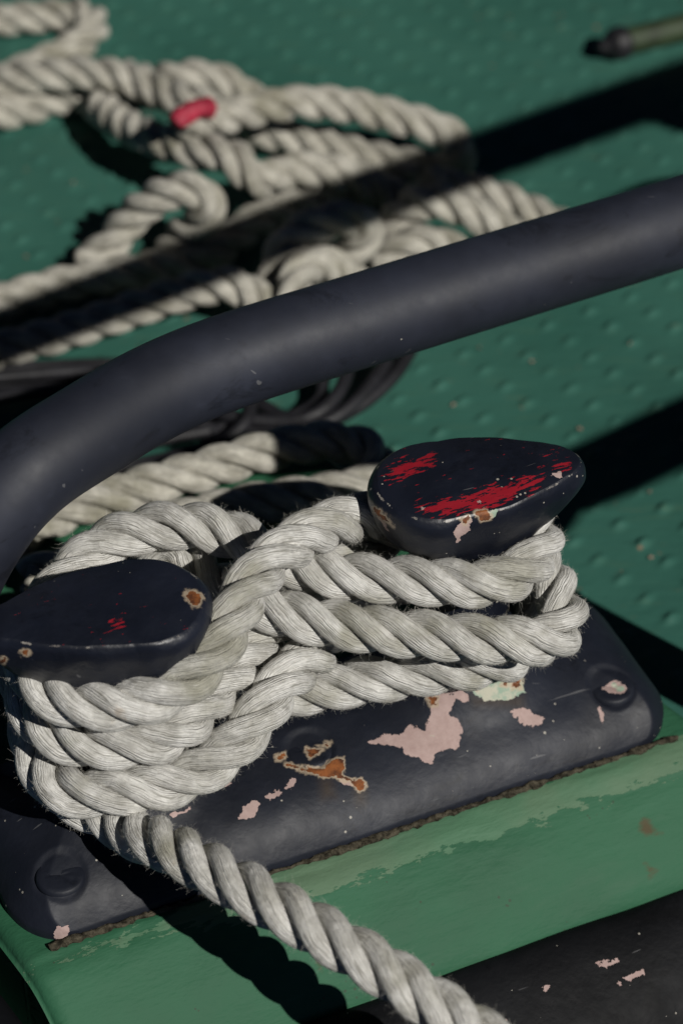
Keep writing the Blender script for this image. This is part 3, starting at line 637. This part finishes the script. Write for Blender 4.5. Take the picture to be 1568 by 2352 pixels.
PL = {
 'loop_near': 'sunlit rope bight on the deck just behind the cleat, under the rail',
 'left_low': 'rope lying along the upper edge of the rail bend, half in shadow',
 'left_dark': 'rope length in deep shadow left of the pile, second above the rail bend',
 'hoop': 'small upright rope loop at the left side of the pile, clear of the others',
 'centre': 'rope doubling back in the middle of the pile, touching the rail from behind',
 'centre_low': 'short rope length in front of the middle bend, cut off by the rail',
 'right': 'smooth thick rope at the right end of the pile, running down behind the rail',
 'short': 'short pale rope bend between the middle of the pile and the smooth thick rope',
 'under': 'dim rope scrap showing under the thick rope at the left edge',
 'right_beads': 'knobbly rope at the far right of the pile, behind the smooth thick one',
 'loop_far': 'wide rope loop beyond the red tape, its right end dipping into the rail shadow',
 'mid': 'rope running diagonally below the red tape towards the middle of the pile',
 'far_beads': 'knobbly rope behind the red tape, farthest side of the pile',
 'far_fat': 'thick dim rope at the left edge in front of the farthest loop',
 'far_loop': 'dim out-of-focus rope loop farthest from the cleat, in the photo corner'}
for q, (k, lab) in enumerate(PL.items()):
    (V, F, uv), info = rope_geo(PATHS[k], q * .7, 28, .002); o0 = PATHS[k].mean(0) * np.array([1, 1, 0]) + np.array([0, 0, DECK])
    o = mesh('rope', V - o0, F, M_ROPE2, uv=uv); o.location = o0; tag(o, lab, 'rope', 'loose rope lengths heaped on the deck')

# red tape round the rope
def tape():
    Q = PATHS['loop_far']; px = proj(Q); i = int(np.argmin(np.hypot(px[:, 0] - 445, px[:, 1] - 285)[:40])); c = Q[i] + np.array([0, -.004, D * .47])
    a, b = at(402, 282, c[2]), at(482, 246, c[2]); q = catmull([a, (a + b) / 2 + [0, 0, .003], b], .0015)
    q = resample(q, .0006); q += 0; V, F, uv = tube(q, .0056 + .0009 * ((np.arange(len(q)) / len(q) * 4.0) % 1), 32); V = V + np.stack([vnoise(V, 160, 41), vnoise(V, 160, 42), vnoise(V, 160, 43)], 1) * .0012
    o0 = q.mean(0); o = mesh('tape', V - o0, F, M_TAPE); o.location = o0; tag(o, 'strip of red tape wrapped round a rope in the pile', 'tape')
tape()

# ------------------------------------------------------------------ black cables
CABLES = [
 (dk((-60, 852, .004), (120, 842, .004), (300, 838, .005), (480, 860, .006), (600, 930, .008), (690, 975, .010), (770, 962, .012), (850, 915, .014), (915, 850, .016), (950, 785, .016), (965, 690, .012)), 'black cable forming the outermost right-hand curve of the cable bundle below the rail'),
 (dk((330, 985, .004), (480, 985, .006), (620, 985, .008), (710, 985, .013), (790, 945, .016), (850, 885, .018), (890, 820, .018), (905, 730, .014)), 'black cable just inside the outermost right-hand curve of the bundle'),
 (dk((240, 1035, .004), (400, 1005, .006), (560, 975, .008), (680, 955, .008), (738, 918, .012), (738, 872, .014), (712, 815, .014), (680, 740, .01)), 'black cable with a tight bend below the middle of the rail'),
 (dk((130, 1110, .004), (280, 1075, .004), (420, 1045, .006), (520, 1010, .014), (568, 965, .018), (572, 915, .018), (558, 860, .016), (540, 780, .01)), 'black cable rising steeply behind the rail, left of the tight bend'),
 (dk((60, 1165, .004), (200, 1120, .004), (350, 1072, .006), (500, 1030, .004), (640, 1000, .006), (760, 985, .005)), 'long straight black cable next to the sunlit rope bight'),
 (dk((-60, 890, .004), (60, 875, .004), (180, 868, .004), (330, 880, .006), (450, 940, .006), (560, 1000, .006)), 'black cable left of the rail bend, nearest the frame edge'),
 (dk((-80, 925, .004), (40, 905, .010), (170, 900, .010), (320, 925, .010), (440, 965, .010), (560, 1018, .004), (660, 1030, .004)), 'black cable that dips behind the rail bend and meets the rope bight'),
 (dk((120, 1180, .010), (240, 1150, .010), (380, 1098, .010), (480, 1065, .010), (600, 1020, .010), (690, 1000, .008)), 'black cable squeezed against the far side of the rope bight'),
 (dk((-60, 872, .012), (100, 858, .012), (240, 852, .012), (400, 890, .012), (520, 955, .014), (640, 968, .014), (720, 955, .018), (772, 910, .02), (798, 850, .02), (800, 770, .016)), 'black cable running to the short upright bend right of the middle of the rail'),
]
for pts, lab in CABLES:
    Q = smooth_line(catmull([pt(p) for p in pts], .004), 3); V, F, uv = tube(Q, .004, 16); o0 = Q.mean(0) * np.array([1, 1, 0]) + np.array([0, 0, DECK])
    o = mesh('cable', V - o0, F, M_CABLE); o.location = o0; tag(o, lab, 'cable', 'black cables bundled under the rail')

# ------------------------------------------------------------------ spar at the far right, flakes of paint
def spar():
    a, b = at(1425, 98, DECK + .011), at(1720, 25, DECK + .011); root = empty('spar', a * np.array([1, 1, 0]) + np.array([0, 0, DECK])); off = np.array(root.location)
    tag(root, 'khaki painted bar with a black end lying on the far deck', 'bar')
    V, F, uv = tube(catmull([a, (a + b) / 2, b], .006), .009, 24); mesh('bar', V - off, F, M_SPAR, root)
    d = (a - b) / np.linalg.norm(a - b); q = catmull([a + d * -.004, a + d * .004, a + d * .010, a + d * .017], .002); r = np.interp(np.linspace(0, 1, len(q)), [0, .1, .5, .7, 1], [.0095, .0115, .0105, .006, .003])
    V, F, uv = tube(q, r, 24); mesh('end_cap', V - off, F, M_CABLE, root)
spar()
FL = [(205, 316), (1220, 830), (1330, 985), (1625 * .9186, 1280), (990, 1050), (1560, 1010), (1445, 790), (1100, 800), (1420, 1040), (235, 520), (215, 560), (60, 590), (170, 420), (1490, 1130), (1040, 930)]
for i, (x, y) in enumerate(FL):
    n = 9; th = np.sort(rng.uniform(0, 2 * np.pi, n)); r = rng.uniform(.0008, .0022, n); c = at(x, y, DECK + .0012)
    b = np.stack([r * np.cos(th), r * np.sin(th) * .6, 0 * r], 1); V = np.vstack([b, b * .9 + [0, 0, .0007], [[0, 0, .0011]]])
    k = np.arange(n); F = [np.stack([k, (k + 1) % n, (k + 1) % n + n, k + n], 1), np.stack([k + n, (k + 1) % n + n, np.full(n, 2 * n)], 1)]
    o = mesh('paint_flake', V, F, M_FLAKE, smooth=False); o.location = c; o.rotation_euler = (0, 0, rng.uniform(0, 6))
    tag(o, 'tiny pinkish flake of old paint lying on the green deck', 'paint flake', 'paint flakes on the deck')
